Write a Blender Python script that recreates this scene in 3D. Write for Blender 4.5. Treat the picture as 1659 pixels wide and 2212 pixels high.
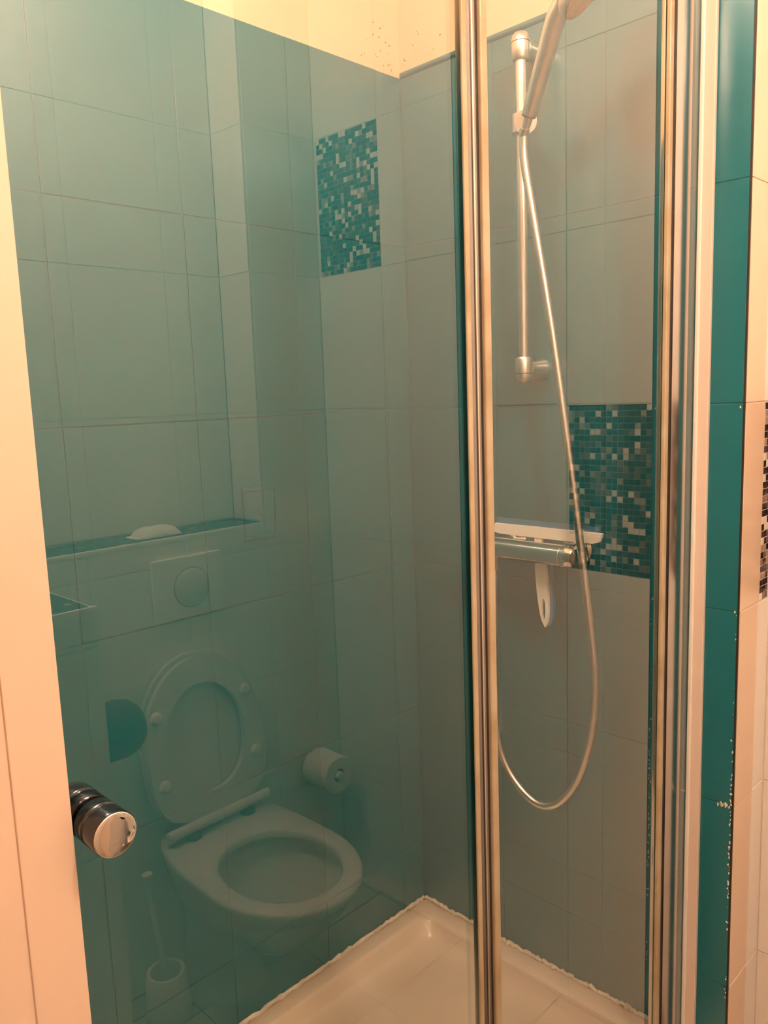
import bpy, bmesh, math, random
from mathutils import Vector, Matrix
random.seed(7)
S = bpy.context.scene
COL = S.collection
for o in list(bpy.data.objects):
    bpy.data.objects.remove(o)

# ------------------------------------------------------------------ camera
cam_d = bpy.data.cameras.new('camera')
cam = bpy.data.objects.new('camera', cam_d)
COL.objects.link(cam)
cam_d.sensor_fit = 'HORIZONTAL'
cam_d.sensor_width = 36.0
cam_d.lens = 1739.08 / 1659.0 * 36.0
cam_d.clip_start = 0.01
yaw, pitch, roll = 0.7909207, 0.1451105, -0.0356678
fwd = Vector((math.sin(yaw) * math.cos(pitch), math.cos(yaw) * math.cos(pitch), -math.sin(pitch)))
rt = Vector((math.cos(yaw), -math.sin(yaw), 0))
up = rt.cross(fwd)
r2 = rt * math.cos(roll) + up * math.sin(roll)
u2 = up * math.cos(roll) - rt * math.sin(roll)
m = Matrix((r2, u2, -fwd)).transposed().to_4x4()
m.translation = Vector((0, 0, 1.425))
cam.matrix_world = m
S.camera = cam

# ------------------------------------------------------------------ world, exposure
w = bpy.data.worlds.new('world')
S.world = w
w.use_nodes = True
w.node_tree.nodes['Background'].inputs[0].default_value = (0.9, 0.75, 0.55, 1)
w.node_tree.nodes['Background'].inputs[1].default_value = 0.05
S.view_settings.view_transform = 'Standard'
S.view_settings.look = 'None'
S.view_settings.gamma = 1.0
S.view_settings.use_curve_mapping = False
S.view_settings.exposure = 0.08
LAMP_COLOR = (1.0, 0.69, 0.48, 1)
LAMP_A = ((0.42, -0.27, 2.41), 245.0)      # globe near the toilet
LAMP_B = ((0.60, 0.74, 2.42), 185.0, 0.045)       # globe near the shower

# ------------------------------------------------------------------ materials
MAT = {}
def nd(nt, t, **kw):
    n = nt.nodes.new(t)
    for k, v in kw.items():
        setattr(n, k, v)
    return n

def mat(name, color, rough=0.5, metal=0.0, spec=0.5, noise=0.0, scale=8.0, bump=0.0, bscale=40.0,
        coat=0.0, color2=None, rough_noise=0.0, emit=None):
    mm = bpy.data.materials.new(name)
    mm.use_nodes = True
    nt = mm.node_tree
    b = nt.nodes['Principled BSDF']
    b.inputs['Base Color'].default_value = (*color, 1)
    b.inputs['Roughness'].default_value = rough
    b.inputs['Metallic'].default_value = metal
    b.inputs['Specular IOR Level'].default_value = spec
    b.inputs['Coat Weight'].default_value = coat
    b.inputs['Coat Roughness'].default_value = 0.05
    if emit:
        b.inputs['Emission Color'].default_value = (*emit[0], 1)
        b.inputs['Emission Strength'].default_value = emit[1]
    tc = nd(nt, 'ShaderNodeNewGeometry')     # noise runs on across neighbouring tiles
    if noise > 0:
        n = nd(nt, 'ShaderNodeTexNoise')
        n.inputs['Scale'].default_value = scale
        n.inputs['Detail'].default_value = 6
        nt.links.new(tc.outputs['Position'], n.inputs['Vector'])
        mx = nd(nt, 'ShaderNodeMix', data_type='RGBA')
        c2 = color2 or tuple(c * (1 - noise) for c in color)
        mx.inputs['A'].default_value = (*color, 1)
        mx.inputs['B'].default_value = (*c2, 1)
        rp = nd(nt, 'ShaderNodeMapRange')
        rp.inputs['From Min'].default_value = 0.35
        rp.inputs['From Max'].default_value = 0.7
        nt.links.new(n.outputs['Fac'], rp.inputs['Value'])
        nt.links.new(rp.outputs['Result'], mx.inputs['Factor'])
        nt.links.new(mx.outputs['Result'], b.inputs['Base Color'])
        if rough_noise:
            r = nd(nt, 'ShaderNodeMapRange')
            r.inputs['To Min'].default_value = rough
            r.inputs['To Max'].default_value = rough + rough_noise
            nt.links.new(n.outputs['Fac'], r.inputs['Value'])
            nt.links.new(r.outputs['Result'], b.inputs['Roughness'])
    if bump > 0:
        n2 = nd(nt, 'ShaderNodeTexNoise')
        n2.inputs['Scale'].default_value = bscale
        n2.inputs['Detail'].default_value = 4
        nt.links.new(tc.outputs['Position'], n2.inputs['Vector'])
        bp = nd(nt, 'ShaderNodeBump')
        bp.inputs['Strength'].default_value = bump
        bp.inputs['Distance'].default_value = 0.004
        nt.links.new(n2.outputs['Fac'], bp.inputs['Height'])
        nt.links.new(bp.outputs['Normal'], b.inputs['Normal'])
    MAT[name] = mm
    return mm

mat('cream_paint', (0.74, 0.535, 0.375), 0.55, noise=0.06, scale=3, bump=0.06, bscale=60)
mat('cream_tile', (0.85, 0.81, 0.765), 0.5, spec=0.35, noise=0.04, scale=4, bump=0.03, bscale=12)
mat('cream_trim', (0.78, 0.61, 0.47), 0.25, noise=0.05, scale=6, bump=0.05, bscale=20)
mat('cream_grout', (0.78, 0.73, 0.67), 0.8, noise=0.15, scale=40)
mat('teal_paint', (0.008, 0.150, 0.188), 0.24, spec=0.6, noise=0.05, scale=5, bump=0.05, bscale=25)
mat('teal_grout', (0.008, 0.132, 0.166), 0.4, noise=0.15, scale=30, bump=0.2, bscale=80)
mat('floor_tile', (0.36, 0.30, 0.24), 0.3, noise=0.12, scale=10)
mat('floor_grout', (0.10, 0.08, 0.06), 0.9, noise=0.3, scale=50)
mat('ceiling_paint', (0.85, 0.80, 0.72), 0.7, noise=0.03, scale=3)
mat('tray_acrylic', (0.80, 0.66, 0.55), 0.18, noise=0.05, scale=6, color2=(0.75, 0.60, 0.47))
mat('silicone', (0.84, 0.74, 0.62), 0.45, noise=0.25, scale=25, color2=(0.6, 0.52, 0.42), bump=0.3, bscale=60)
mat('porcelain', (0.62, 0.59, 0.55), 0.08, noise=0.02, scale=4)
mat('seat_plastic', (0.68, 0.65, 0.61), 0.22, noise=0.03, scale=5)
mat('white_plastic', (0.86, 0.82, 0.77), 0.3, noise=0.03, scale=10)
mat('profile_white', (0.80, 0.68, 0.60), 0.2, noise=0.03, scale=8)
mat('white_lacquer', (0.70, 0.55, 0.44), 0.10, spec=1.0, noise=0.03, scale=3)
mat('chrome', (0.80, 0.78, 0.76), 0.07, metal=1.0, noise=0.05, scale=15, rough_noise=0.06)
mat('satin_chrome', (0.80, 0.76, 0.72), 0.26, metal=1.0, noise=0.1, scale=30, rough_noise=0.12)
mat('steel_channel', (0.36, 0.35, 0.34), 0.22, metal=1.0, noise=0.1, scale=20)
mat('gap_shade', (0.34, 0.30, 0.26), 0.6, noise=0.1, scale=20)
mat('post_metal', (0.58, 0.56, 0.55), 0.2, metal=1.0, noise=0.06, scale=30)
mat('disc_metal', (0.86, 0.80, 0.72), 0.32, metal=0.6, noise=0.04, scale=20)
mat('chrome_dark_reflection', (0.07, 0.08, 0.095), 0.12, metal=1.0, noise=0.1, scale=20)  # knob chrome; the dark shower it reflects is put into the base colour
mat('mirror_chrome', (0.90, 0.88, 0.86), 0.02, metal=1.0, noise=0.02, scale=20)
mat('black_plastic', (0.012, 0.012, 0.014), 0.25, noise=0.2, scale=20)
mat('dark_gasket', (0.025, 0.018, 0.014), 0.5, noise=0.3, scale=40)
mat('champagne_seal', (0.46, 0.39, 0.28), 0.28, noise=0.18, scale=18, color2=(0.36, 0.28, 0.17), bump=0.15, bscale=30)
mat('nozzle_rubber', (0.42, 0.30, 0.2), 0.55, noise=0.3, scale=120, bump=0.6, bscale=180)
mat('blue_rubber', (0.05, 0.19, 0.33), 0.4, noise=0.1, scale=20)
mat('paper', (0.88, 0.85, 0.80), 0.9, noise=0.05, scale=30, bump=0.2, bscale=70)
mat('mould', (0.16, 0.10, 0.04), 0.9, noise=0.3, scale=60)
mat('chip_white', (0.85, 0.78, 0.68), 0.7, noise=0.1, scale=90)
mat('water', (0.30, 0.30, 0.26), 0.03, noise=0.02, scale=5)
mat('lamp_base', (0.8, 0.78, 0.75), 0.35, noise=0.03, scale=9)

def glass_mat(name, f0, tint, power=5.0):
    """thin clear sheet: see-through plus a mirror reflection that grows with the angle (Schlick)"""
    mm = bpy.data.materials.new(name)
    mm.use_nodes = True
    nt = mm.node_tree
    nt.nodes.clear()
    out = nd(nt, 'ShaderNodeOutputMaterial')
    mixs = nd(nt, 'ShaderNodeMixShader')
    tr = nd(nt, 'ShaderNodeBsdfTransparent')
    tr.inputs[0].default_value = (*tint, 1)
    gl = nd(nt, 'ShaderNodeBsdfGlossy')
    gl.inputs['Roughness'].default_value = 0.0
    gl.inputs['Color'].default_value = (1, 1, 1, 1)
    geo = nd(nt, 'ShaderNodeNewGeometry')
    dot = nd(nt, 'ShaderNodeVectorMath', operation='DOT_PRODUCT')
    nt.links.new(geo.outputs['Normal'], dot.inputs[0])
    nt.links.new(geo.outputs['Incoming'], dot.inputs[1])
    ab = nd(nt, 'ShaderNodeMath', operation='ABSOLUTE')
    nt.links.new(dot.outputs['Value'], ab.inputs[0])
    om = nd(nt, 'ShaderNodeMath', operation='SUBTRACT', use_clamp=True)
    om.inputs[0].default_value = 1.0
    nt.links.new(ab.outputs[0], om.inputs[1])
    pw = nd(nt, 'ShaderNodeMath', operation='POWER')
    nt.links.new(om.outputs[0], pw.inputs[0])
    pw.inputs[1].default_value = power
    ml = nd(nt, 'ShaderNodeMath', operation='MULTIPLY_ADD', use_clamp=True)
    nt.links.new(pw.outputs[0], ml.inputs[0])
    ml.inputs[1].default_value = 1 - f0
    ml.inputs[2].default_value = f0
    # both faces of the thin sheet reflect together: 2F / (1 + F), taken once, at the face the ray enters
    tw = nd(nt, 'ShaderNodeMath', operation='MULTIPLY')
    tw.inputs[1].default_value = 2.0
    nt.links.new(ml.outputs[0], tw.inputs[0])
    pl1 = nd(nt, 'ShaderNodeMath', operation='ADD')
    pl1.inputs[1].default_value = 1.0
    nt.links.new(ml.outputs[0], pl1.inputs[0])
    dv = nd(nt, 'ShaderNodeMath', operation='DIVIDE', use_clamp=True)
    nt.links.new(tw.outputs[0], dv.inputs[0])
    nt.links.new(pl1.outputs[0], dv.inputs[1])
    fr = nd(nt, 'ShaderNodeMath', operation='SUBTRACT')
    fr.inputs[0].default_value = 1.0
    nt.links.new(geo.outputs['Backfacing'], fr.inputs[1])
    fin = nd(nt, 'ShaderNodeMath', operation='MULTIPLY')
    nt.links.new(dv.outputs[0], fin.inputs[0])
    nt.links.new(fr.outputs[0], fin.inputs[1])
    nt.links.new(fin.outputs[0], mixs.inputs[0])
    nt.links.new(tr.outputs[0], mixs.inputs[1])
    nt.links.new(gl.outputs[0], mixs.inputs[2])
    nt.links.new(mixs.outputs[0], out.inputs[0])
    MAT[name] = mm
glass_mat('clear_glass', 0.056, (0.965, 0.985, 0.975))
glass_mat('clear_pvc', 0.012, (0.93, 0.95, 0.93))

def mosaic_mat(name, ramp):
    mm = bpy.data.materials.new(name)
    mm.use_nodes = True
    nt = mm.node_tree
    b = nt.nodes['Principled BSDF']
    b.inputs['Roughness'].default_value = 0.18
    oi = nd(nt, 'ShaderNodeObjectInfo')
    ge = nd(nt, 'ShaderNodeNewGeometry')
    ad = nd(nt, 'ShaderNodeMath', operation='MULTIPLY_ADD')
    nt.links.new(oi.outputs['Random'], ad.inputs[0])
    ad.inputs[1].default_value = 37.7
    nt.links.new(ge.outputs['Random Per Island'], ad.inputs[2])
    wn = nd(nt, 'ShaderNodeTexWhiteNoise', noise_dimensions='1D')
    nt.links.new(ad.outputs[0], wn.inputs['W'])
    cr = nd(nt, 'ShaderNodeValToRGB')
    cr.color_ramp.interpolation = 'CONSTANT'
    el = cr.color_ramp.elements
    while len(el) > 1:
        el.remove(el[-1])
    el[0].position = 0
    el[0].color = (*ramp[0][1], 1)
    for p, c in ramp[1:]:
        e = el.new(p)
        e.color = (*c, 1)
    nt.links.new(wn.outputs['Value'], cr.inputs[0])
    nt.links.new(cr.outputs[0], b.inputs['Base Color'])
    MAT[name] = mm
mosaic_mat('mosaic_brown', [(0, (0.018, 0.011, 0.011)), (0.34, (0.04, 0.02, 0.02)), (0.56, (0.085, 0.045, 0.042)),
                            (0.70, (0.20, 0.13, 0.11)), (0.80, (0.42, 0.32, 0.27)), (0.88, (0.85, 0.77, 0.7))])
mosaic_mat('mosaic_dark', [(0, (0.012, 0.009, 0.009)), (0.45, (0.03, 0.018, 0.018)), (0.7, (0.06, 0.04, 0.036)),
                           (0.86, (0.2, 0.14, 0.12)), (0.95, (0.5, 0.42, 0.36))])

# ------------------------------------------------------------------ mesh helpers
def link(name, me, material=None, parent=None, loc=None):
    o = bpy.data.objects.new(name, me)
    COL.objects.link(o)
    if material is not None and me is not None and not me.materials:
        me.materials.append(MAT[material])
    if loc is not None:
        o.location = loc
    if parent is not None:
        o.parent = parent
    return o

def to_mesh(bm, name, smooth=False, angle=35):
    me = bpy.data.meshes.new(name)
    bmesh.ops.recalc_face_normals(bm, faces=bm.faces[:])
    bm.to_mesh(me)
    bm.free()
    if smooth:
        me.shade_smooth() if hasattr(me, 'shade_smooth') else None
        try:
            me.set_sharp_from_angle(angle=math.radians(angle))
        except Exception:
            pass
    return me

def bm_box(bm, x0, x1, y0, y1, z0, z1):
    vs = [bm.verts.new((x, y, z)) for x in (x0, x1) for y in (y0, y1) for z in (z0, z1)]
    for f in ((0, 1, 3, 2), (4, 6, 7, 5), (0, 4, 5, 1), (2, 3, 7, 6), (0, 2, 6, 4), (1, 5, 7, 3)):
        bm.faces.new([vs[i] for i in f])
    return vs

def box(name, x0, x1, y0, y1, z0, z1, material, parent=None, bevel=0.0, seg=2):
    bm = bmesh.new()
    bm_box(bm, x0, x1, y0, y1, z0, z1)
    if bevel > 0:
        bmesh.ops.bevel(bm, geom=bm.edges[:] , offset=bevel, segments=seg, affect='EDGES', profile=0.5)
    o = link(name, to_mesh(bm, name, bevel > 0 and seg > 1), material, parent)
    if bevel > 0 and seg > 1:
        o.modifiers.new('flat_faces', 'WEIGHTED_NORMAL').keep_sharp = True
    return o

def frame_from(d):
    d = d.normalized()
    a = Vector((0, 0, 1)) if abs(d.z) < 0.9 else Vector((1, 0, 0))
    u = d.cross(a).normalized()
    return u, d.cross(u).normalized()

def bm_tube(bm, pts, rad, n=12, caps=True):
    pts = [Vector(p) for p in pts]
    rings = []
    u = None
    for i, p in enumerate(pts):
        d = (pts[min(i + 1, len(pts) - 1)] - pts[max(i - 1, 0)]).normalized()
        if u is None:
            u, v = frame_from(d)
        else:
            u = (u - d * u.dot(d)).normalized()
            v = d.cross(u).normalized()
        r = rad[i] if isinstance(rad, (list, tuple)) else rad
        rings.append([bm.verts.new(p + (u * math.cos(2 * math.pi * k / n) + v * math.sin(2 * math.pi * k / n)) * r) for k in range(n)])
    for a, b in zip(rings, rings[1:]):
        for k in range(n):
            bm.faces.new((a[k], a[(k + 1) % n], b[(k + 1) % n], b[k]))
    if caps:
        bm.faces.new(rings[0][::-1])
        bm.faces.new(rings[-1])
    return rings

def tube(name, pts, rad, material, parent=None, n=14, caps=True):
    bm = bmesh.new()
    bm_tube(bm, pts, rad, n, caps)
    return link(name, to_mesh(bm, name, True), material, parent)

def lathe_pts(base, axis, prof):
    """prof: list of (distance along axis, radius) -> path for bm_tube"""
    base, axis = Vector(base), Vector(axis).normalized()
    return [base + axis * t for t, r in prof], [max(r, 1e-4) for t, r in prof]

def lathe(name, base, axis, prof, material, parent=None, n=28):
    axis = Vector(axis).normalized()
    base = Vector(base)
    u, v = frame_from(axis)
    bm = bmesh.new()
    rings = []
    for t, r in prof:
        rings.append([bm.verts.new(base + axis * t + (u * math.cos(2 * math.pi * k / n) + v * math.sin(2 * math.pi * k / n)) * max(r, 1e-4)) for k in range(n)])
    for a, b in zip(rings, rings[1:]):
        for k in range(n):
            bm.faces.new((a[k], a[(k + 1) % n], b[(k + 1) % n], b[k]))
    bm.faces.new(rings[0][::-1])
    bm.faces.new(rings[-1])
    return link(name, to_mesh(bm, name, True), material, parent)

def spline(pts, n=8):
    P = [Vector(p) for p in pts]
    out = []
    for i in range(len(P) - 1):
        p0, p1, p2, p3 = P[max(i - 1, 0)], P[i], P[i + 1], P[min(i + 2, len(P) - 1)]
        for k in range(n):
            t = k / n
            out.append(0.5 * ((2 * p1) + (p2 - p0) * t + (2 * p0 - 5 * p1 + 4 * p2 - p3) * t * t + (-p0 + 3 * p1 - 3 * p2 + p3) * t ** 3))
    out.append(P[-1])
    return out

def prism(name, outline, origin, ux, uy, thick, material, parent=None, bevel=0.0):
    """extrude a 2-D outline (list of (a,b)) placed with axes ux, uy; thickness along ux x uy"""
    ux, uy = Vector(ux).normalized(), Vector(uy).normalized()
    nz = ux.cross(uy).normalized()
    o = Vector(origin)
    bm = bmesh.new()
    a = [bm.verts.new(o + ux * p + uy * q) for p, q in outline]
    b = [bm.verts.new(o + ux * p + uy * q + nz * thick) for p, q in outline]
    n = len(outline)
    f1 = bm.faces.new(a[::-1])
    f2 = bm.faces.new(b)
    for k in range(n):
        bm.faces.new((a[k], a[(k + 1) % n], b[(k + 1) % n], b[k]))
    if bevel > 0:
        es = [e for e in f2.edges] + [e for e in f1.edges]
        bmesh.ops.bevel(bm, geom=es, offset=bevel, segments=2, affect='EDGES', profile=0.5)
    o = link(name, to_mesh(bm, name, True, 40), material, parent)
    o.modifiers.new('flat_faces', 'WEIGHTED_NORMAL').keep_sharp = True
    return o

def empty(name, loc=(0, 0, 0)):
    o = bpy.data.objects.new(name, None)
    o.empty_display_size = 0.05
    COL.objects.link(o)
    return o

def tag(o, label, cat, group=None, kind=None):
    o['label'] = label
    o['category'] = cat
    if group:
        o['group'] = group
    if kind:
        o['kind'] = kind
    return o

def struct(o, label, cat='wall'):
    o['kind'] = 'structure'
    o['label'] = label
    o['category'] = cat
    return o

# tiles: one mesh per size, laid on a wall plane -----------------------------
TILE_CACHE = {}
def tile_mesh(a, b, t, material, bev):
    key = (round(a, 3), round(b, 3), t, material)
    if key not in TILE_CACHE:
        bm = bmesh.new()
        bm_box(bm, -a / 2, a / 2, -b / 2, b / 2, -t, 0)
        es = [e for e in bm.edges if all(abs(v.co.z) < 1e-6 for v in e.verts)]
        bmesh.ops.bevel(bm, geom=es, offset=bev, segments=2, affect='EDGES', profile=0.6)
        me = to_mesh(bm, 'tile', False)
        me.materials.append(MAT[material])
        TILE_CACHE[key] = me
    return TILE_CACHE[key]

def lay_tiles(parent, origin, ua, ub, a_cuts, b_cuts, material, t=0.007, gap=0.003, bev=0.0018, skip=None, wob=0.0012, name='tile'):
    if material in ('cream_tile', 'cream_trim'):
        gap, bev, wob = 0.002, 0.0007, 0.0004
    if material == 'teal_paint':
        bev = 0.0005
    """origin + ua*a + ub*b spans the finished tile face; normal is ua x ub"""
    ua, ub = Vector(ua), Vector(ub)
    nz = ua.cross(ub)
    rot = Matrix((ua, ub, nz)).transposed()
    for a0, a1 in zip(a_cuts, a_cuts[1:]):
        for b0, b1 in zip(b_cuts, b_cuts[1:]):
            if skip and skip((a0 + a1) / 2, (b0 + b1) / 2):
                continue
            me = tile_mesh(a1 - a0 - gap, b1 - b0 - gap, t, material, bev)
            o = bpy.data.objects.new(name, me)
            COL.objects.link(o)
            e = Matrix.Rotation(random.uniform(-wob, wob), 3, 'X') @ Matrix.Rotation(random.uniform(-wob, wob), 3, 'Y')
            M = (rot @ e).to_4x4()
            M.translation = Vector(origin) + ua * (a0 + a1) / 2 + ub * (b0 + b1) / 2 + nz * random.uniform(-0.0004, 0.0004)
            o.matrix_world = M
            o.parent = parent

PIECE_CACHE = {}
def lay_mosaic(parent, origin, ua, ub, na, nb, size, material, singles=0, rank=None):
    """na x nb small square pieces; the `singles` largest in view stay objects of their own, the rest is joined"""
    ua, ub = Vector(ua), Vector(ub)
    nz = ua.cross(ub)
    rot = Matrix((ua, ub, nz)).transposed().to_4x4()
    t, g = 0.003, 0.0011
    h = (size - g) / 2
    key = (size, material)
    if key not in PIECE_CACHE:
        bm = bmesh.new()
        bm_box(bm, -h, h, -h, h, -t, 0)
        es = [e for e in bm.edges if all(abs(v.co.z) < 1e-6 for v in e.verts)]
        bmesh.ops.bevel(bm, geom=es, offset=0.0006, segments=1, affect='EDGES')
        me = to_mesh(bm, 'mosaic_piece')
        me.materials.append(MAT[material])
        PIECE_CACHE[key] = me
    cells = [(i, j) for i in range(na) for j in range(nb)]
    if rank:
        cells.sort(key=rank)
    one, rest = cells[:singles], cells[singles:]
    for i, j in one:
        o = bpy.data.objects.new('mosaic_piece', PIECE_CACHE[key])
        COL.objects.link(o)
        M = rot.copy()
        M.translation = Vector(origin) + ua * (i + 0.5) * size + ub * (j + 0.5) * size + nz * random.uniform(-0.0003, 0.0004)
        o.matrix_world = M
        o.parent = parent
    if rest:
        V, F = [], []
        for i, j in rest:
            c = Vector(origin) + ua * (i + 0.5) * size + ub * (j + 0.5) * size + nz * random.uniform(-0.0003, 0.0004)
            k = len(V)
            for dz in (-t, 0):
                for da, db in ((-h, -h), (h, -h), (h, h), (-h, h)):
                    V.append(c + ua * da + ub * db + nz * dz)
            F += [(k + 4, k + 5, k + 6, k + 7)] + [(k + q, k + (q + 1) % 4, k + 4 + (q + 1) % 4, k + 4 + q) for q in range(4)]
        me = bpy.data.meshes.new('mosaic_pieces')
        me.from_pydata([tuple(v) for v in V], [], F)
        o = link('mosaic_pieces', me, material, parent)
        o['kind'] = 'stuff'

def cuts(lo, hi, start, pitch):
    k = math.ceil((lo - start) / pitch - 1e-6)
    c = [lo]
    v = start + k * pitch
    while v < hi - 0.012:
        if v > lo + 0.012:
            c.append(v)
        v += pitch
    c.append(hi)
    return c

# ------------------------------------------------------------------ the room's measures
ZR = [0.0, 0.3325, 0.685, 1.0375, 1.39, 1.7425, 2.095]      # tile rows
PA = 0.245                                                  # tile width
XW, YF = 1.359, 1.25                                        # shower side wall / far wall faces
XS, YB, YN = 1.50, -0.52, -0.65                             # room side wall, boxing front, niche back
YC = 0.508                                                  # short wall beside the shower
YG = 0.59                                                   # glass plane
XL = -1.0
CEIL = 2.52
ZL = 1.104                                                  # ledge height

# ------------------------------------------------------------------ structure
floor = struct(box('floor', XL, XS, YN - 0.05, 1.35, -0.08, -0.006, 'floor_grout'), 'beige tiled bathroom floor with dark grout', 'floor')
lay_tiles(floor, (0, 0, 0), (1, 0, 0), (0, 1, 0), cuts(XL, XS, 1.187, 0.3), cuts(YB, 0.53, -0.067, 0.3), 'floor_tile', gap=0.005, t=0.006)
ceil = struct(box('ceiling', XL - 0.1, XS + 0.1, YN - 0.1, 1.45, CEIL, CEIL + 0.08, 'ceiling_paint'), 'plain cream ceiling', 'ceiling')

T = 0.008
# far wall of the shower
wf = struct(box('wall_far', XL, XW + 0.25, YF + T, YF + 0.13, 0, CEIL, 'cream_paint'), 'far shower wall of teal painted tiles, cream above')
box('grout_bed', 0.215, XW + T, YF + 0.0009, YF + T, 0.13, 2.093, 'teal_grout', wf)
lay_tiles(wf, (0, YF, 0), (1, 0, 0), (0, 0, 1), cuts(0.215, XW, 1.2875, PA), [0.14] + ZR[1:], 'teal_paint', gap=0.0022)
# side wall of the shower carrying the mixer
wr = struct(box('wall_right', XW + T, XS + 0.12, YC + 0.121, YF + T, 0, CEIL, 'cream_paint'), 'right shower wall of teal painted tiles with chipped corner')
box('grout_bed', XW + 0.0009, XW + T, YC + 0.001, YF + 0.0009, 0.13, 2.101, 'teal_grout', wr)
ycuts = [YC + 0.001] + [0.76, 1.005, 1.25]
lay_tiles(wr, (XW, 0, 0), (0, -1, 0), (0, 0, 1), [-v for v in ycuts[::-1]], [0.14] + ZR[1:], 'teal_paint', gap=0.0022)
tube('tile_edge', [(XW + 0.001, YC + 0.01, 2.098), (XW + 0.001, 1.246, 2.098)], 0.0065, 'teal_paint', wr, 12)
# chips of white paint and plaster along the outer corner, and a crack across the tile joint
bm = bmesh.new()
def flake(bm, x, y, z, r):
    k = random.randint(5, 7)
    ring = []
    ph = random.uniform(0, 6.28)
    for q in range(k):
        rr = r * random.uniform(0.5, 1.2)
        ring.append((math.cos(ph + q / k * 6.28) * rr * 0.8, math.sin(ph + q / k * 6.28) * rr * 1.3))
    a = [bm.verts.new((x, y + p, z + q)) for p, q in ring]
    b = [bm.verts.new((x - 0.0009, y + p * 0.75, z + q * 0.75)) for p, q in ring]
    bm.faces.new(b)
    for q in range(k):
        bm.faces.new((a[q], a[(q + 1) % k], b[(q + 1) % k], b[q]))
for i in range(70):
    z = random.choice([random.uniform(0.30, 1.08), random.uniform(0.30, 0.75), random.uniform(0.5, 0.75)])
    flake(bm, XW - 0.0003, YC + 0.0025 + abs(random.gauss(0, 0.0012)), z, random.uniform(0.0006, 0.0022))
flake(bm, XW - 0.0003, YC + 0.006, 1.384, 0.0024)
for i in range(16):
    t = i / 15
    flake(bm, XW - 0.0002, 0.535 - 0.022 * t + random.uniform(-0.002, 0.002), 0.684 + random.uniform(-0.0035, 0.0025), random.uniform(0.0012, 0.0032))
for i in range(6):
    flake(bm, XW - 0.0002, 0.600 - 0.010 * i / 5, 0.686 + random.uniform(-0.002, 0.002), random.uniform(0.0008, 0.0018))
pc = link('paint_chips', to_mesh(bm, 'paint_chips'), 'chip_white', wr)
pc['kind'] = 'stuff'
pc['label'] = 'flaked white chips along the teal corner'
box('corner_seam', XW + 0.0006, XW + 0.006, YC - 0.0008, YC + 0.0022, 0.0, 2.095, 'dark_gasket', wr)
# mould specks on the cream plaster in the corner above the tiles
bm = bmesh.new()
for i in range(46):
    d = abs(random.gauss(0, 0.045)) + 0.003
    z = 2.10 + abs(random.gauss(0, 0.05)) + 0.003
    r = random.uniform(0.0006, 0.0022)
    onfar = random.random() < 0.6
    k = 6
    vs = []
    for q in range(k):
        a, b = math.cos(q / k * 6.28) * r * random.uniform(0.6, 1.2), math.sin(q / k * 6.28) * r * random.uniform(0.6, 1.2)
        if onfar:
            vs.append(bm.verts.new((XW - d + a, YF + T - 0.0004, z + b)))
        else:
            vs.append(bm.verts.new((XW + T - 0.0004, YF - d + a, z + b)))
    bm.faces.new(vs)
ms = link('mould_specks', to_mesh(bm, 'mould_specks'), 'mould', wf)
ms['kind'] = 'stuff'
ms['label'] = 'small brown mould specks in the plaster corner'

# short cream wall right of the shower, facing the camera
wc = struct(box('wall_front', XW + 0.005, XS + 0.12, YC - 0.0006, YC + 0.12, 0, CEIL, 'cream_grout'), 'cream tiled wall strip beside the shower at right')
lay_tiles(wc, (0, YC - 0.002, 0), (1, 0, 0), (0, 0, 1), [XW + 0.003, 1.444], [0.0] + ZR[1:4], 'cream_trim')
lay_tiles(wc, (0, YC - 0.002, 0), (1, 0, 0), (0, 0, 1), [XW + 0.003, 1.451], [ZR[3], ZR[4]], 'cream_trim')
lay_tiles(wc, (0, YC - 0.002, 0), (1, 0, 0), (0, 0, 1), [XW + 0.003, 1.444], ZR[4:], 'cream_trim')
lay_tiles(wc, (0, YC - 0.002, 0), (1, 0, 0), (0, 0, 1), [1.444, XS], [0.0] + ZR[1:4], 'cream_tile')
lay_tiles(wc, (0, YC - 0.002, 0), (1, 0, 0), (0, 0, 1), [1.444, XS], ZR[4:], 'cream_tile')
lay_mosaic(wc, (1.4515, YC - 0.0015, 1.0385), (1, 0, 0), (0, 0, 1), 3, 28, 0.0125, 'mosaic_brown', 84)
box('plaster', XW + 0.004, XS, YC - 0.001, YC + 0.006, 2.096, CEIL, 'cream_paint', wc)

# room side wall
ws = struct(box('wall_side', XS - 0.0026, XS + 0.12, YN - 0.05, YC, 0, CEIL, 'cream_grout'), 'cream tiled side wall with a dark mosaic panel')
sy = [YB, -0.284, -0.02, 0.250, YC - 0.003]
lay_tiles(ws, (XS - 0.004, 0, 0), (0, -1, 0), (0, 0, 1), [-v for v in sy[::-1]], ZR + [CEIL], 'cream_tile',
          skip=lambda a, b: ((-a) < -0.284 and 1.7425 < b < 2.095) or ((-a) > 0.250 and 1.0375 < b < 1.39))
lay_mosaic(ws, (XS - 0.004, -0.2845, 1.7435), (0, -1, 0), (0, 0, 1), 18, 28, 0.0125, 'mosaic_brown', 0)
lay_mosaic(ws, (XS - 0.004, YC - 0.0035, 1.0385), (0, -1, 0), (0, 0, 1), 20, 28, 0.0125, 'mosaic_brown', 300,
           rank=lambda c: -c[0])

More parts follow.
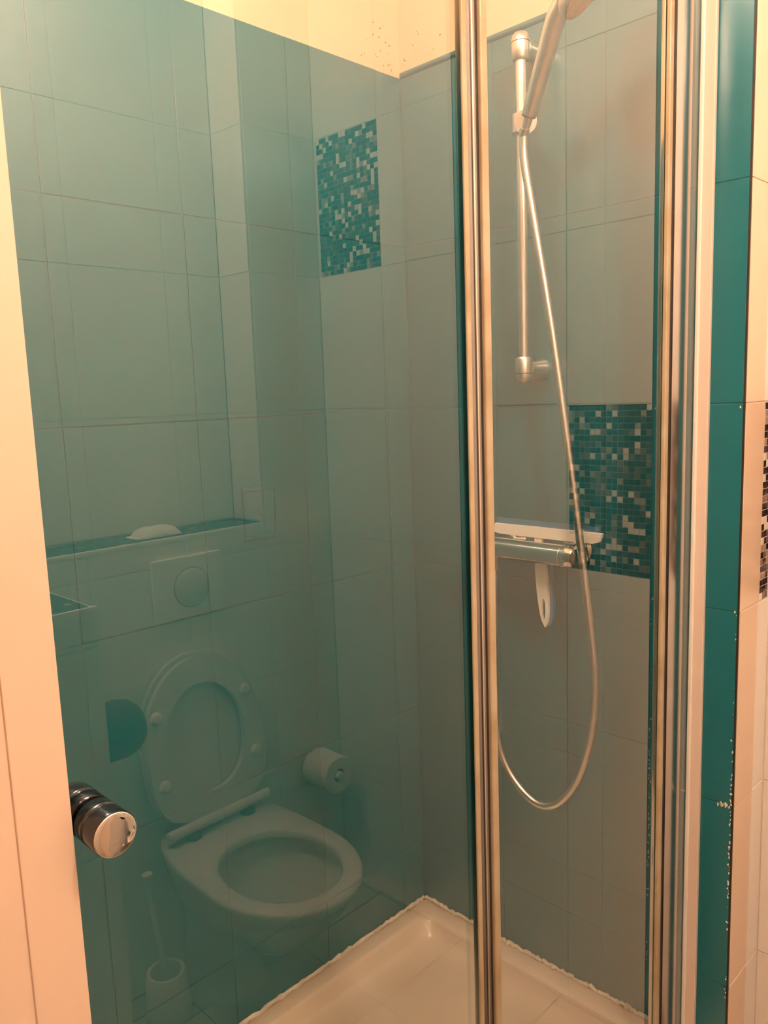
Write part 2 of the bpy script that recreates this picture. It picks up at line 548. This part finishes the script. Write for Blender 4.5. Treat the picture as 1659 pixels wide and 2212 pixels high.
# wall behind the toilet: boxing, ledge with mosaic top, niche above, pier at the end
wb = struct(box('wall_behind', XL, 1.262, YN - 0.08, YB - 0.0014, 0, ZL - 0.006, 'cream_grout'), 'cream tiled boxing behind the toilet with mosaic ledge')
lay_tiles(wb, (0, YB, 0), (-1, 0, 0), (0, 0, 1), [-v for v in cuts(XL, 1.2675, 1.2675, PA)[::-1]], [0, 0.3325, 0.685, 1.0375, ZL - 0.003], 'cream_tile')
box('ledge_edge', XL, 1.262, YB - 0.009, YB + 0.001, ZL - 0.012, ZL + 0.001, 'white_plastic', wb, 0.003)
lay_mosaic(wb, (XL + 0.03, YN, ZL), (1, 0, 0), (0, 1, 0), 196, 10, 0.0115, 'mosaic_dark', 0)
wn = struct(box('wall_niche', XL, 1.262, YN - 0.08, YN - 0.0014, ZL - 0.006, CEIL, 'cream_grout'), 'cream tiled niche wall above the mosaic ledge')
lay_tiles(wn, (0, YN, 0), (-1, 0, 0), (0, 0, 1), [-v for v in cuts(XL, 1.2615, 1.10, PA)[::-1]], [ZL + 0.003, 1.39, 1.7425, 2.095, CEIL], 'cream_tile')
wp = struct(box('wall_pier', 1.2634, XS, YN - 0.08, YB - 0.0014, 0, CEIL, 'cream_grout'), 'cream tiled pier between the niche and the side wall')
lay_tiles(wp, (0, YB, 0), (-1, 0, 0), (0, 0, 1), [-XS + 0.004, -1.2685], ZR + [CEIL], 'cream_tile')
lay_tiles(wp, (1.262, 0, 0), (0, -1, 0), (0, 0, 1), [-YB + 0.001, -YN - 0.001], [ZL + 0.003, 1.39, 1.7425, 2.095, CEIL], 'cream_tile')

# low partition beside the toilet
wq = struct(box('wall_partition', 0.4914, 0.5676, YB + 0.001, -0.0464, 0, ZL - 0.006, 'cream_grout'), 'low cream tiled partition with mosaic top beside the toilet')
lay_tiles(wq, (0, -0.045, 0), (-1, 0, 0), (0, 0, 1), [-0.5685, -0.4905], [0, 0.3325, 0.685, 1.0375, ZL - 0.002], 'cream_tile')
lay_tiles(wq, (0.569, 0, 0), (0, 1, 0), (0, 0, 1), [YB + 0.002, -0.29, -0.0455], [0, 0.3325, 0.685, 1.0375, ZL - 0.002], 'cream_tile')
lay_tiles(wq, (0.490, 0, 0), (0, -1, 0), (0, 0, 1), [0.0455, 0.29, -YB - 0.002], [0, 0.3325, 0.685, 1.0375, ZL - 0.002], 'cream_tile')
box('ledge_edge', 0.489, 0.570, -0.052, -0.044, ZL - 0.012, ZL + 0.001, 'white_plastic', wq, 0.003)
lay_mosaic(wq, (0.4925, YB + 0.003, ZL), (1, 0, 0), (0, 1, 0), 6, 40, 0.0115, 'mosaic_dark', 0)

# left end of the room, and the wall the door closes against
we = struct(box('wall_left', XL - 0.1, XL, YN - 0.08, 0.60, 0, CEIL, 'cream_paint'), 'plain cream end wall left of the camera')
wj = struct(box('wall_jamb', XL, 0.162, 0.588, YF + T, 0, CEIL, 'cream_paint'), 'cream wall left of the shower door')
box('plaster', 0.160, 0.205, 0.605, YF + T, 0, CEIL, 'cream_paint', wj)
lay_tiles(wj, (0.2135, 0, 0), (0, 1, 0), (0, 0, 1), [0.62, 0.76, 1.005, 1.25], [0.14] + ZR[1:], 'teal_paint')
tj = struct(empty('trim_1'), 'glossy white door jamb profile at the left edge', 'jamb')
box('jamb_face', 0.196, 0.2372, 0.582, 0.606, 0.186, 2.12, 'white_lacquer', tj, 0.0015)
box('jamb_step', 0.168, 0.197, 0.584, 0.606, 0.186, 2.12, 'white_lacquer', tj, 0.002)
box('jamb_flange', 0.128, 0.170, 0.580, 0.590, 0.186, 2.12, 'white_lacquer', tj, 0.002)

# ------------------------------------------------------------------ shower tray
def rrect(x0, x1, y0, y1, r, z, n=6):
    P = []
    for cx, cy, a0 in ((x1 - r, y1 - r, 0), (x0 + r, y1 - r, 90), (x0 + r, y0 + r, 180), (x1 - r, y0 + r, 270)):
        for k in range(n + 1):
            a = math.radians(a0 + 90 * k / n)
            P.append((cx + r * math.cos(a), cy + r * math.sin(a), z))
    return P
def loft(name, rings, material, parent=None, cap0=True, cap1=True, angle=50):
    bm = bmesh.new()
    R = [[bm.verts.new(p) for p in ring] for ring in rings]
    n = len(R[0])
    for a, b in zip(R, R[1:]):
        for k in range(n):
            bm.faces.new((a[k], a[(k + 1) % n], b[(k + 1) % n], b[k]))
    if cap0:
        bm.faces.new(R[0][::-1])
    if cap1:
        bm.faces.new(R[-1])
    return link(name, to_mesh(bm, name, True, angle), material, parent)
tray = tag(empty('shower_tray'), 'cream white shower tray under the glass door', 'shower tray')
tx0, tx1, ty0, ty1 = 0.216, 1.3575, 0.534, 1.2485
rings = [rrect(tx0, tx1, ty0, ty1, 0.01, 0.0), rrect(tx0, tx1, ty0, ty1, 0.01, 0.180), rrect(tx0 + .004, tx1 - .004, ty0 + .004, ty1 - .004, 0.012, 0.185)]
for ins, z, r in ((0.036, 0.185, 0.03), (0.042, 0.183, 0.04), (0.047, 0.176, 0.045), (0.056, 0.158, 0.055), (0.066, 0.148, 0.065), (0.085, 0.142, 0.075), (0.10, 0.1405, 0.075)):
    rings.append(rrect(tx0 + ins, tx1 - ins, ty0 + ins, ty1 - ins, r, z))
loft('basin', rings, 'tray_acrylic', tray, True, True)
lathe('drain', (0.50, 0.90, 0.1402), (0, 0, 1), [(0, 0.045), (0.003, 0.045), (0.005, 0.04), (0.006, 0.01)], 'chrome', tray)

def bead(name, pts, label):
    P = []
    R = []
    for p in spline(pts, 40):
        P.append(p + Vector((random.gauss(0, .0007), random.gauss(0, .0007), random.gauss(0, .0012))))
        R.append(0.0042 * random.uniform(0.75, 1.25) * (1.6 if random.random() < 0.06 else 1))
    o = tube(name, P, R, 'silicone', None, 8)
    return struct(o, label, 'sealant')
bead('trim_2', [(0.24, 1.247, 0.1875), (0.6, 1.247, 0.1875), (1.0, 1.247, 0.1875), (1.352, 1.246, 0.188)], 'rough white silicone bead between tray and far wall')
bead('trim_3', [(1.3555, 1.243, 0.188), (1.3555, 1.0, 0.1875), (1.3555, 0.8, 0.1875), (1.3555, 0.61, 0.1875)], 'rough white silicone bead between tray and right wall')

# ------------------------------------------------------------------ glass door, fixed pane, profiles
GZ0, GZ1 = 0.20, 2.06
door = tag(empty('shower_door'), 'clear glass shower door with round chrome knob coloured dark for its reflection', 'shower door')
box('glass_pane', 0.2375, 0.7205, YG - 0.0025, YG + 0.0025, GZ0, GZ1, 'clear_glass', door)
box('seal_fin', 0.7208, 0.7392, YG - 0.0035, YG + 0.0035, GZ0, GZ1, 'clear_pvc', door)
box('bottom_seal', 0.240, 0.718, YG - 0.004, YG + 0.004, 0.1865, GZ0 - 0.0005, 'champagne_seal', door)
kx, kz = 0.2565, 1.101
kb = YG - 0.0026
kn = lathe('door_knob', (kx, kb, kz), (0, -1, 0), [(0, 0.0165), (0.002, 0.0178), (0.0125, 0.0178), (0.0135, 0.0165), (0.0150, 0.0160), (0.0165, 0.0166), (0.0175, 0.0179), (0.0330, 0.0180), (0.0345, 0.0174)], 'chrome_dark_reflection', door, 48)
lathe('knob_face', (kx, kb - 0.0345, kz), (0, -1, 0), [(0, 0.0174), (0.0003, 0.0172), (0.0006, 0.0165), (0.0009, 0.0120), (0.0011, 0.0060), (0.0012, 0.0005)], 'mirror_chrome', kn, 48)
lathe('door_knob', (kx, YG + 0.0026, kz), (0, 1, 0), [(0, 0.0165), (0.002, 0.0178), (0.0125, 0.0178), (0.0135, 0.0165), (0.0150, 0.0160), (0.0165, 0.0166), (0.0175, 0.0179), (0.0330, 0.0180), (0.0345, 0.0174), (0.0350, 0.016)], 'chrome_dark_reflection', door, 48)

hinge = tag(empty('hinge_profile'), 'vertical champagne and chrome seal profile between the two glass panes', 'profile')
def vbar(name, x0, x1, y0, y1, material, parent, bev=0.0015):
    return box(name, x0, x1, y0, y1, GZ0 - 0.012, GZ1 + 0.01, material, parent, bev, 3)
vbar('side_lip', 0.7315, 0.7392, YG - 0.0095, YG - 0.0060, 'champagne_seal', hinge, 0.0012)
vbar('channel', 0.7394, 0.7605, YG - 0.0062, YG + 0.0080, 'steel_channel', hinge, 0.003)
vbar('rib', 0.7500, 0.7528, YG - 0.0080, YG - 0.0063, 'chrome', hinge, 0.0006)
vbar('gap_gasket', 0.7607, 0.7645, YG - 0.0050, YG + 0.0070, 'dark_gasket', hinge, 0.0008)
vbar('side_lip', 0.7647, 0.7775, YG - 0.0095, YG + 0.0095, 'champagne_seal', hinge, 0.0025)

fixed = tag(empty('fixed_pane'), 'fixed clear glass pane with chrome post in front of the shower mixer', 'glass pane')
box('glass_pane', 0.7780, 1.3480, YG - 0.0025, YG + 0.0025, GZ0, GZ1, 'clear_glass', fixed)
box('bottom_seal', 0.780, 1.345, YG - 0.004, YG + 0.004, 0.1865, GZ0 - 0.0005, 'champagne_seal', fixed)
post = fixed                     # the chrome post is clamped on this pane
vbar('edge_strip', 1.2257, 1.2380, YG - 0.0105, YG - 0.0030, 'champagne_seal', post, 0.002)
vbar('gap_gasket', 1.2382, 1.2496, YG - 0.0075, YG - 0.0030, 'dark_gasket', post, 0.0008)
# rounded chrome face of the post
def post_outline():
    P = []
    for k in range(15):
        t = k / 14
        P.append((1.2498 + t * 0.0545, YG - 0.0070 - 0.0060 * math.sin(math.pi * (0.12 + 0.76 * t))))
    P += [(1.3043, YG - 0.0030), (1.2498, YG - 0.0030)]
    return P
bm = bmesh.new()
R0 = [bm.verts.new((x, y, GZ0 - 0.012)) for x, y in post_outline()]
R1 = [bm.verts.new((x, y, GZ1 + 0.01)) for x, y in post_outline()]
for k in range(len(R0)):
    q = (k + 1) % len(R0)
    bm.faces.new((R0[k], R0[q], R1[q], R1[k]))
bm.faces.new(R0)
bm.faces.new(R1[::-1])
link('post_face', to_mesh(bm, 'post_face', True, 40), 'post_metal', post)
vbar('back_face', 1.2380, 1.3040, YG + 0.0030, YG + 0.0110, 'chrome', post, 0.002)
wprof = tag(empty('wall_profile'), 'white wall profile screwed to the teal wall beside the chrome post', 'profile')
vbar('wall_strip', 1.3500, 1.3588, 0.5640, 0.5880, 'profile_white', wprof, 0.001)
vbar('ridge', 1.3440, 1.3500, 0.5800, 0.5870, 'white_plastic', wprof, 0.002)

# ------------------------------------------------------------------ shower rail, hand shower, hose
RX, RY = 1.299, 0.897
rail = tag(empty('shower_rail'), 'vertical chrome shower rail on the teal wall', 'shower rail')
tube('pole', [(RX, RY, 1.45), (RX, RY, 2.045)], 0.0100, 'satin_chrome', rail, 20)
def bracket(z, s):
    b = lathe('bracket', (RX, RY, z - 0.024), (0, 0, 1), [(0, 0.010), (0.001, 0.0145), (0.004, 0.0165), (0.036, 0.0168), (0.042, 0.0155), (0.047, 0.0115), (0.050, 0.004)] if s > 0 else
              [(-0.002, 0.004), (0.0005, 0.0115), (0.005, 0.0155), (0.011, 0.0168), (0.043, 0.0165), (0.047, 0.0145), (0.048, 0.010)], 'satin_chrome', rail, 28)
    lathe('groove', (RX, RY, z + (0.006 if s > 0 else -0.008)), (0, 0, 1), [(0, 0.0160), (0.0003, 0.01715), (0.0014, 0.01715), (0.0017, 0.0160)], 'dark_gasket', b)
    lathe('wall_arm', (XW - 0.0005, RY, z), (-1, 0, 0), [(0, 0.021), (0.003, 0.0215), (0.010, 0.0190), (0.05, 0.0160)], 'satin_chrome', b)
bracket(2.035, 1)
bracket(1.462, -1)
sl = lathe('slider', (RX - 0.002, RY, 1.885), (0, 0, 1), [(0, 0.012), (0.002, 0.0165), (0.034, 0.0165), (0.036, 0.012)], 'satin_chrome', rail)
dn = Vector((-0.80, -0.55, -0.20)).normalized()
dc = Vector((1.268, 0.867, 1.894))
lathe('clamp_disc', dc - dn * 0.006, dn, [(-0.028, 0.009), (-0.006, 0.0095), (-0.004, 0.0195), (0.004, 0.0208), (0.006, 0.0200), (0.0066, 0.002)], 'disc_metal', sl, 32)

hs = tag(empty('hand_shower'), 'chrome hand shower hooked on the slider of the rail', 'shower head')
h0 = Vector((1.250, 0.858, 1.868))
h1 = Vector((1.195, 0.756, 2.010))
hd = (h1 - h0).normalized()
tube('collar', [h0 + hd * 0.006, h0 + hd * 0.030], [0.0070, 0.0080], 'satin_chrome', hs, 20)
tube('collar_ring', [h0 + hd * 0.030, h0 + hd * 0.0335], 0.0125, 'dark_gasket', hs, 20)
hl = (h1 - h0).length
hc = Vector((1.168, 0.698, 2.026))
tube('handle', spline([h0 + hd * 0.0336, h0 + hd * 0.07, h0 + hd * 0.12, h1, h1 + Vector((-0.008, -0.022, 0.018)), hc + Vector((0, 0.016, 0.008))], 6),
     [0.0128 + 0.0035 * min(1, i / 18) for i in range(31)], 'satin_chrome', hs, 24)
hn = Vector((0.30, -0.62, -0.72))
hn.normalize()
lathe('spray_head', hc - hn * 0.012, hn, [(-0.004, 0.004), (-0.002, 0.022), (0.004, 0.036), (0.012, 0.044), (0.022, 0.046), (0.026, 0.044)], 'satin_chrome', hs, 36)
lathe('nozzle_plate', hc + hn * 0.0142, hn, [(0, 0.0425), (0.0015, 0.042), (0.0022, 0.038), (0.0024, 0.002)], 'nozzle_rubber', hs, 36)

hose_px = [(1.250, 0.8585, 1.868), (1.2535, 0.862, 1.835), (1.257, 0.848, 1.745), (1.262, 0.813, 1.539), (1.268, 0.784, 1.332), (1.272, 0.762, 1.165),
           (1.276, 0.741, 0.992), (1.280, 0.733, 0.877), (1.282, 0.744, 0.768), (1.283, 0.779, 0.663), (1.282, 0.842, 0.597), (1.280, 0.907, 0.621),
           (1.278, 0.951, 0.688), (1.277, 0.963, 0.805), (1.277, 0.961, 0.95), (1.278, 0.9595, 1.045), (1.2785, 0.9595, 1.072)]
hose = tag(empty('shower_hose'), 'long metal shower hose hanging in a loop below the mixer', 'hose')
hp0 = spline(hose_px, 40)
def even(P, step):
    out, acc = [P[0]], 0.0
    for a, b in zip(P, P[1:]):
        d = (b - a).length
        while d > 1e-9 and acc + d >= step:
            a = a + (b - a) * ((step - acc) / d)
            out.append(a)
            d = (b - a).length
            acc = 0.0
        acc += d
    out.append(P[-1])
    return out
hp = even(hp0, 0.004)
for it in range(40):                     # relax small kinks, ends stay put
    hp = [hp[0]] + [(hp[i - 1] + hp[i] * 2 + hp[i + 1]) / 4 for i in range(1, len(hp) - 1)] + [hp[-1]]
hp = even(hp, 0.004)[:-1] + [hp[-1]]
rad = [0.0076 + 0.00025 * (1 if (i % 2) else -1) for i in range(len(hp))]
tube('hose', hp, rad, 'satin_chrome', hose, 12)
tube('hose_nut', [(1.2785, 0.9595, 1.070), (1.2785, 0.9595, 1.0935)], 0.0098, 'chrome', hose, 6)
tube('hose_cone', [hp[0] - hd * 0.004, hp[0] + hd * 0.010], [0.0088, 0.0084], 'chrome', hose, 16)

# ------------------------------------------------------------------ mixer and squeegee
MX, MZ = 1.280, 1.115
mix = tag(empty('shower_mixer'), 'chrome bar mixer on the teal wall beside the mosaic', 'mixer tap')
lathe('body', (MX, 0.800, MZ), (0, 1, 0), [(0, 0.0195), (0.001, 0.0205), (0.189, 0.0205), (0.190, 0.0195)], 'chrome', mix, 32)
for y, s in ((0.799, -1), (0.991, 1)):
    k = lathe('control_knob', (MX, y, MZ), (0, s, 0), [(0, 0.0195), (0.0015, 0.0218), (0.022, 0.0218), (0.026, 0.0205), (0.030, 0.013), (0.031, 0.002)], 'chrome', mix, 28)
    box('grip', MX - 0.003, MX + 0.003, min(y + s * 0.004, y + s * 0.024), max(y + s * 0.004, y + s * 0.024), MZ + 0.0215, MZ + 0.0255, 'chrome', k, 0.001)
for y in (0.816, 0.966):
    lathe('wall_union', (XW - 0.0005, y, MZ), (-1, 0, 0), [(0, 0.032), (0.004, 0.032), (0.010, 0.024), (0.012, 0.017), (0.066, 0.016)], 'chrome', mix, 24)
lathe('outlet', (1.2785, 0.9595, MZ - 0.0215), (0, 0, 1), [(0, 0.009), (0.006, 0.009)], 'chrome', mix, 16)

sq = tag(empty('squeegee'), 'white squeegee with blue rubber hung over the mixer', 'squeegee')
SX = 1.318
def sq_head():
    P = [(0.738, 1.1435), (0.752, 1.1385), (0.84, 1.1385), (0.960, 1.1385), (0.976, 1.1400), (0.978, 1.150), (0.974, 1.1590), (0.85, 1.1595), (0.738, 1.1600), (0.733, 1.1590)]
    return P
prism('head', [(-y, z) for y, z in sq_head()], (SX - 0.016, 0, 0), (0, -1, 0), (0, 0, 1), -0.010, 'white_plastic', sq, 0.002)
prism('blade', [(-y, z) for y, z in [(0.745, 1.157), (0.972, 1.157), (0.974, 1.1695), (0.743, 1.1695)]], (SX - 0.0085, 0, 0), (0, -1, 0), (0, 0, 1), -0.005, 'blue_rubber', sq)
# handle: a long leaf with a hole, white front, blue back
hy0, hy1 = 0.872, 0.857
def leaf(k, w):
    P = []
    n = 16
    for i in range(n + 1):
        t = i / n
        P.append((t, w * (0.72 + 0.5 * math.sin(math.pi * min(1, t * 1.02)) ** 1.0) * math.sqrt(max(0.0, 1 - max(0, (t - 0.80) / 0.20) ** 2))))
    L = [(-(hy0 + (hy1 - hy0) * t) - ww, 1.139 - 0.178 * t) for t, ww in P]
    Rr = [(-(hy0 + (hy1 - hy0) * t) + ww, 1.139 - 0.178 * t) for t, ww in P]
    return L + Rr[::-1][1:]
def ring_prism(name, outer, inner, x, thick, material, parent):
    """plate with a hole; outer and inner given with the same number of points (y, z)"""
    bm = bmesh.new()
    n = len(outer)
    rows = []
    for xx in (x, x + thick):
        rows.append(([bm.verts.new((xx, -a, b)) for a, b in outer], [bm.verts.new((xx, -a, b)) for a, b in inner]))
    (o0, i0), (o1, i1) = rows
    for k in range(n):
        q = (k + 1) % n
        bm.faces.new((o0[k], o0[q], i0[q], i0[k]))
        bm.faces.new((o1[k], i1[k], i1[q], o1[q]))
        bm.faces.new((o0[k], o1[k], o1[q], o0[q]))
        bm.faces.new((i0[k], i0[q], i1[q], i1[k]))
    return link(name, to_mesh(bm, name, True, 40), material, parent)
out = leaf(0, 0.0105)
cy_, cz_ = -0.8605, 0.996
inn = []
for a, b in out:
    ang = math.atan2((b - cz_) / 3.6, (a - cy_))
    inn.append((cy_ + 0.0046 * math.cos(ang), cz_ + 0.0230 * math.sin(ang)))
ring_prism('handle', out, inn, SX - 0.014, 0.007, 'white_plastic', sq)
out2 = [(a + 0.0065, b) for a, b in leaf(0, 0.0110)]
inn2 = []
for a, b in out2:
    ang = math.atan2((b - cz_) / 3.6, (a - cy_))
    inn2.append((cy_ + 0.0046 * math.cos(ang), cz_ + 0.0230 * math.sin(ang)))
ring_prism('grip_back', out2, inn2, SX - 0.0068, 0.009, 'blue_rubber', sq)

# ------------------------------------------------------------------ hatch on the far shower wall
ht = tag(empty('inspection_hatch'), 'small square hatch painted over in teal on the far shower wall', 'hatch')
hx0, hx1, hz0, hz1 = 0.885, 0.967, 1.158, 1.260
fw = 0.0085
for a in ((hx0, hx1, hz1 - fw, hz1), (hx0, hx1, hz0, hz0 + fw), (hx0, hx0 + fw, hz0 + fw, hz1 - fw), (hx1 - fw, hx1, hz0 + fw, hz1 - fw)):
    box('frame', a[0], a[1], YF - 0.0032, YF - 0.0002, a[2], a[3], 'teal_paint', ht, 0.0010)
box('panel', hx0 + fw, hx1 - fw, YF - 0.0016, YF - 0.0002, hz0 + fw, hz1 - fw, 'teal_paint', ht, 0.0006)
for x in (hx0 + 0.0043, hx1 - 0.0043):
    for dz in (-0.008, 0.008):
        box('clip', x - 0.0040, x + 0.0040, YF - 0.0048, YF - 0.0030, 1.211 + dz - 0.002, 1.211 + dz + 0.002, 'teal_paint', ht, 0.0006)
prism('latch', [(-0.007, -0.003), (0.003, -0.012), (0.008, -0.007), (-0.001, 0.009)], (0.925, YF - 0.0016, 1.212), (1, 0, 0), (0, 0, 1), 0.0024, 'teal_paint', ht, 0.0006)

# ------------------------------------------------------------------ toilet and what hangs around it
wc_ = tag(empty('toilet'), 'white toilet with raised seat and lid mirrored in the glass', 'toilet')
CX = 1.000
def egg(hw, yb, yf, z, n=44, eb=3.2, cx=CX, front=1.25):
    yc = yf - hw * front
    if yc < yb + hw * 0.3:
        yc = (yb + yf) / 2
    P = []
    for k in range(n):
        a = 2 * math.pi * k / n
        c, s = math.cos(a), math.sin(a)
        e = 2.0 if s >= 0 else eb
        x = cx + hw * math.copysign(abs(c) ** (2 / e), c)
        y = yc + ((yf - yc) if s >= 0 else (yc - yb)) * math.copysign(abs(s) ** (2 / e), s)
        P.append((x, y, z))
    return P
YW = YB + 0.001
rings = [egg(0.095, YW, -0.315, 0.0), egg(0.092, YW, -0.320, 0.02), egg(0.082, YW, -0.315, 0.10), egg(0.086, YW, -0.27, 0.17), egg(0.112, YW, -0.17, 0.24),
         egg(0.146, YW, -0.06, 0.31), egg(0.164, YW, 0.008, 0.365), egg(0.171, YW, 0.024, 0.388), egg(0.171, YW, 0.024, 0.396), egg(0.166, YW + 0.003, 0.018, 0.401),
         egg(0.130, -0.335, -0.020, 0.401, eb=2.2, front=1.15), egg(0.124, -0.328, -0.027, 0.396, eb=2.2, front=1.15), egg(0.124, -0.328, -0.027, 0.382, eb=2.2, front=1.15), egg(0.146, -0.350, -0.006, 0.372, eb=2.2, front=1.15), egg(0.138, -0.340, -0.016, 0.33, eb=2.2, front=1.15),
         egg(0.104, -0.30, -0.07, 0.27, eb=2.1, front=1.1), egg(0.07, -0.27, -0.13, 0.215, eb=2, front=1), egg(0.055, -0.26, -0.15, 0.20, eb=2, front=1)]
loft('bowl', rings, 'porcelain', wc_, True, True, 60)
loft('water', [egg(0.085, -0.285, -0.10, 0.239, eb=2, front=1), egg(0.084, -0.284, -0.101, 0.2405, eb=2, front=1)], 'water', wc_)
# seat and lid, both up, leaning against the boxing
lv = Vector((0, -0.16, 1)).normalized()
lu = Vector((-1, 0, 0))
lo = Vector((1.008, -0.425, 0.432))
def lid_outline(hw, top, bot, n=44, eb=4.0):
    vc = top - hw * 1.2
    P = []
    for k in range(n):
        a = 2 * math.pi * k / n
        c, s = math.cos(a), math.sin(a)
        e = 2.0 if s >= 0 else eb
        x = hw * math.copysign(abs(c) ** (2 / e), c)
        y = vc + ((top - vc) if s >= 0 else (vc - bot)) * math.copysign(abs(s) ** (2 / e), s)
        P.append((x, y))
    return P
ln = lu.cross(lv).normalized()                 # points into the room
prism('lid', lid_outline(0.163, 0.395, 0.006), lo - ln * 0.034, lu, lv, 0.014, 'seat_plastic', wc_, 0.004)
bm = bmesh.new()
so, si = lid_outline(0.160, 0.385, 0.004), lid_outline(0.108, 0.320, 0.055, eb=2.3)
def pl(p, d):
    return lo + lu * p[0] + lv * p[1] + ln * d
O0 = [bm.verts.new(pl(p, -0.014)) for p in so]
O1 = [bm.verts.new(pl(p, 0.002)) for p in so]
I0 = [bm.verts.new(pl(p, -0.014)) for p in si]
I1 = [bm.verts.new(pl(p, 0.002)) for p in si]
n = len(so)
for k in range(n):
    q = (k + 1) % n
    bm.faces.new((O1[k], O1[q], I1[q], I1[k]))
    bm.faces.new((O0[k], I0[k], I0[q], O0[q]))
    bm.faces.new((O0[k], O0[q], O1[q], O1[k]))
    bm.faces.new((I0[k], I1[k], I1[q], I0[q]))
seat = link('seat', to_mesh(bm, 'seat', True, 40), 'seat_plastic', wc_)
for a, b in ((-0.125, 0.27), (0.125, 0.27), (-0.13, 0.11), (0.13, 0.11)):
    c = pl((a, b), 0.002)
    lathe('bumper', c, ln, [(0, 0.015), (0.004, 0.014), (0.008, 0.010), (0.009, 0.002)], 'white_plastic', seat, 14)
tube('hinge_bar', [pl((-0.145, -0.006), 0.006), pl((0.145, -0.006), 0.006)], 0.0125, 'seat_plastic', wc_, 16)
for a in (-0.078, 0.078):
    lathe('hinge_bolt', (1.008 + a, -0.418, 0.4005), (0, 0, 1), [(0, 0.020), (0.010, 0.019), (0.014, 0.012), (0.020, 0.010)], 'black_plastic', wc_, 18)

fp = tag(empty('flush_plate'), 'square flush plate with one round button above the toilet', 'flush plate')
box('plate', 0.925, 1.118, YB - 0.001, YB + 0.012, 0.902, 1.056, 'white_plastic', fp, 0.005)
lathe('button_shade_ring', (1.028, YB + 0.0110, 0.978), (0, 1, 0), [(0, 0.0500), (0.0016, 0.0500), (0.0018, 0.0495)], 'gap_shade', fp, 36)  # solid grey ring; the shade around the button is put into its colour
lathe('button', (1.028, YB + 0.0115, 0.978), (0, 1, 0), [(0, 0.0475), (0.004, 0.0475), (0.006, 0.045), (0.0085, 0.034), (0.0098, 0.018), (0.0102, 0.002)], 'seat_plastic', fp, 36)

rh = tag(empty('roll_holder'), 'black toilet roll holder on the partition beside the toilet', 'roll holder')
lathe('back_plate', (0.5692, -0.155, 0.865), (1, 0, 0), [(0, 0.05), (0.006, 0.05), (0.009, 0.045), (0.010, 0.01)], 'black_plastic', rh, 24)
lathe('roll_cover', (0.582, -0.155, 0.842), (1, 0, 0), [(0, 0.046), (0.004, 0.052), (0.060, 0.054), (0.082, 0.048), (0.096, 0.036), (0.102, 0.018), (0.104, 0.003)], 'black_plastic', rh, 30)

rw = tag(empty('paper_roll'), 'round white roll on a peg low on the wall right of the toilet', 'paper roll')
lathe('peg', (1.39, YB - 0.0005, 0.385), (0, 1, 0), [(0, 0.028), (0.006, 0.027), (0.008, 0.012), (0.118, 0.012), (0.120, 0.004)], 'white_plastic', rw, 20)
bm = bmesh.new()
prof = [(0.012, 0.019), (0.012, 0.050), (0.015, 0.053), (0.107, 0.053), (0.110, 0.050), (0.110, 0.019)]
RR = [[bm.verts.new((1.39 + math.cos(q / 30 * 6.2832) * r, YB + t, 0.385 + math.sin(q / 30 * 6.2832) * r)) for q in range(30)] for t, r in prof]
for a, b in zip(RR, RR[1:] + RR[:1]):
    for q in range(30):
        bm.faces.new((a[q], a[(q + 1) % 30], b[(q + 1) % 30], b[q]))
link('roll', to_mesh(bm, 'roll', True, 40), 'paper', rw)

tb = tag(empty('toilet_brush'), 'white toilet brush in its holder beside the toilet foot', 'toilet brush')
lathe('holder', (0.835, -0.425, 0.0), (0, 0, 1), [(0, 0.052), (0.01, 0.054), (0.10, 0.046), (0.105, 0.043), (0.104, 0.036), (0.02, 0.036)], 'white_plastic', tb, 26)
tube('handle', [(0.835, -0.425, 0.06), (0.825, -0.43, 0.20), (0.815, -0.435, 0.335), (0.8135, -0.436, 0.355)], [0.008, 0.007, 0.0085, 0.012], 'white_plastic', tb, 14)

pk = tag(empty('wipes_packet'), 'soft white packet lying on the mosaic ledge', 'packet')
bm = bmesh.new()
bmesh.ops.create_grid(bm, x_segments=14, y_segments=8, size=1)
top = bm.verts[:]
for v in top:
    ex = (1 - abs(v.co.x) ** 4) * (1 - abs(v.co.y) ** 4)
    v.co = Vector((0.985 + v.co.x * 0.052, -0.583 + v.co.y * 0.030, ZL + 0.0035 + 0.020 * ex ** 0.5 + random.uniform(-0.0012, 0.0012)))
ext = bmesh.ops.extrude_face_region(bm, geom=bm.faces[:])
for v in [g for g in ext['geom'] if isinstance(g, bmesh.types.BMVert)]:
    v.co.z = ZL + 0.0006
link('packet_body', to_mesh(bm, 'packet_body', True, 60), 'paper', pk)
box('crimp', 0.917, 0.936, -0.610, -0.556, ZL + 0.0008, ZL + 0.0040, 'paper', pk, 0.001)

# ------------------------------------------------------------------ ceiling lamps
def lamp(pos, watts, label, radius=0.075):
    L = tag(empty('ceiling_lamp'), label, 'lamp', 'globe lamps on the ceiling')
    x, y, z = pos
    lathe('base', (x, y, CEIL - 0.0005), (0, 0, -1), [(0, 0.06), (0.02, 0.058), (0.035, 0.03), (CEIL - z - radius * 0.6, 0.028)], 'lamp_base', L)
    em = mat('lamp_glow_' + str(len(MAT)), (0.9, 0.8, 0.7), 0.4, emit=(LAMP_COLOR[:3], watts))
    prof = [(radius * (1 - math.cos(math.pi * k / 12)), radius * math.sin(math.pi * k / 12)) for k in range(13)]
    o = lathe('globe', (x, y, z - radius), (0, 0, 1), prof, em.name, L, 24)
    return L
lamp(LAMP_A[0], LAMP_A[1], 'white glowing globe lamp on the ceiling over the toilet side')
lamp(LAMP_B[0], LAMP_B[1], 'small white glowing globe lamp on the ceiling above the shower', LAMP_B[2])

# every mesh without a label of its own is named by its kind only; parts carry no category
